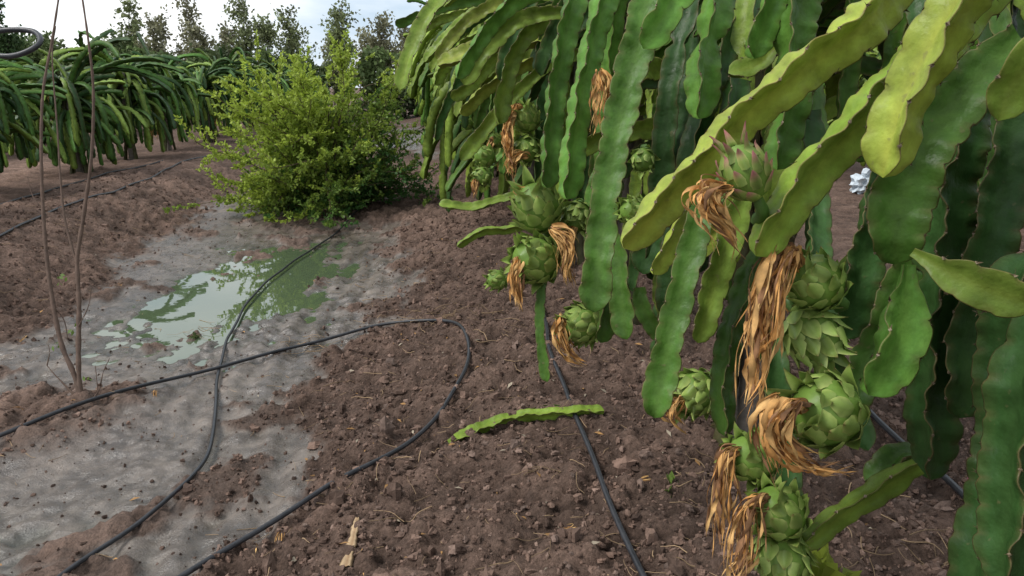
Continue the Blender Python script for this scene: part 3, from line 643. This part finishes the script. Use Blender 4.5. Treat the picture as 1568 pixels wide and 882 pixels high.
# small weeds
r=np.random.default_rng(91)
def weed(name,p,n,l,c):
    mb=MB(); 
    for i in range(n):
        a=r.random()*6.3; e=r.uniform(.2,1.3); d=np.array([math.cos(a)*math.cos(e),math.sin(a)*math.cos(e),math.sin(e)]); q=p+d*l*.6*r.random()
        tube(mb,[p,(p+q)/2+[0,0,.004],q],.0012,.0008,[.1,.15,.04],step=.01,sides=4); k=3
        leaves(mb,q+r.normal(size=(k,3))*.004,d+r.normal(size=(k,3))*.5,np.full(k,l*.6),np.full(k,l*.2),np.array(c)*(.6+.8*r.random((k,1))),r)
    mb.obj(name,[M_LEAF])
weed("weed",G(1030,757),8,.07,[.16,.24,.05]); weed("weed",P(1248,905,1.25),14,.09,[.28,.34,.05])
weed("weed",G(300,520),5,.06,[.12,.16,.06]); weed("weed",G(405,485),4,.04,[.12,.2,.05])
mb=MB(); q=G(1500,775,.05)
for i in range(14):
    a=r.random()*6.3; d=np.array([math.cos(a),math.sin(a),.7]); leaves(mb,q[None],d[None],np.array([.06]),np.array([.018]),np.array([[.62,.05,.2]]),r)
mb.obj("pink_flower",[M_LEAF])
# ------------------------------------------------------------ world and light
w=bpy.data.worlds.new("World"); sc.world=w; w.use_nodes=True; nt=w.node_tree; nd=nt.nodes; lk=nt.links
SE=math.radians(52); SAZ=math.radians(-100)
bg=nd["Background"]; sky=nd.new("ShaderNodeTexSky"); sky.sky_type='NISHITA'; sky.sun_disc=False; sky.sun_elevation=SE; sky.sun_rotation=SAZ; lk.new(sky.outputs[0],bg.inputs[0]); bg.inputs[1].default_value=.12
tc=nd.new("ShaderNodeTexCoord"); mp=nd.new("ShaderNodeMapping"); mp.inputs["Scale"].default_value=(1,1,3.2); lk.new(tc.outputs["Generated"],mp.inputs[0])
nz=nd.new("ShaderNodeTexNoise"); nz.inputs["Scale"].default_value=2.6; nz.inputs["Detail"].default_value=7; nz.inputs["Roughness"].default_value=.55; lk.new(mp.outputs[0],nz.inputs["Vector"])
cr=nd.new("ShaderNodeValToRGB"); cr.color_ramp.elements[0].position=.36; cr.color_ramp.elements[0].color=(.46,.56,.67,1); cr.color_ramp.elements[1].position=.60; cr.color_ramp.elements[1].color=(.93,.94,.95,1); lk.new(nz.outputs[0],cr.inputs[0])
b2=nd.new("ShaderNodeBackground"); b2.inputs[1].default_value=1.5; lk.new(cr.outputs[0],b2.inputs[0])
mx=nd.new("ShaderNodeMixShader"); mx.inputs[0].default_value=.85; lk.new(bg.outputs[0],mx.inputs[1]); lk.new(b2.outputs[0],mx.inputs[2]); lk.new(mx.outputs[0],nd["World Output"].inputs[0])
ld=bpy.data.lights.new("sun",'SUN'); ld.energy=2.8; ld.angle=math.radians(22); ld.color=(1,.97,.92); lo=bpy.data.objects.new("sun",ld); col.objects.link(lo)
sd=Vector((math.sin(SAZ)*math.cos(SE),math.cos(SAZ)*math.cos(SE),math.sin(SE))); lo.rotation_euler=sd.to_track_quat('Z','Y').to_euler()
cd=bpy.data.cameras.new("camera"); cd.sensor_width=36; cd.lens=36*FPX/1568; cd.clip_start=.05; cd.clip_end=1000; co=bpy.data.objects.new("camera",cd); col.objects.link(co)
co.location=CAM; co.rotation_euler=Vector(FW).to_track_quat('-Z','Y').to_euler(); sc.camera=co
sc.view_settings.view_transform='Standard'; sc.view_settings.look='None'; sc.view_settings.exposure=0
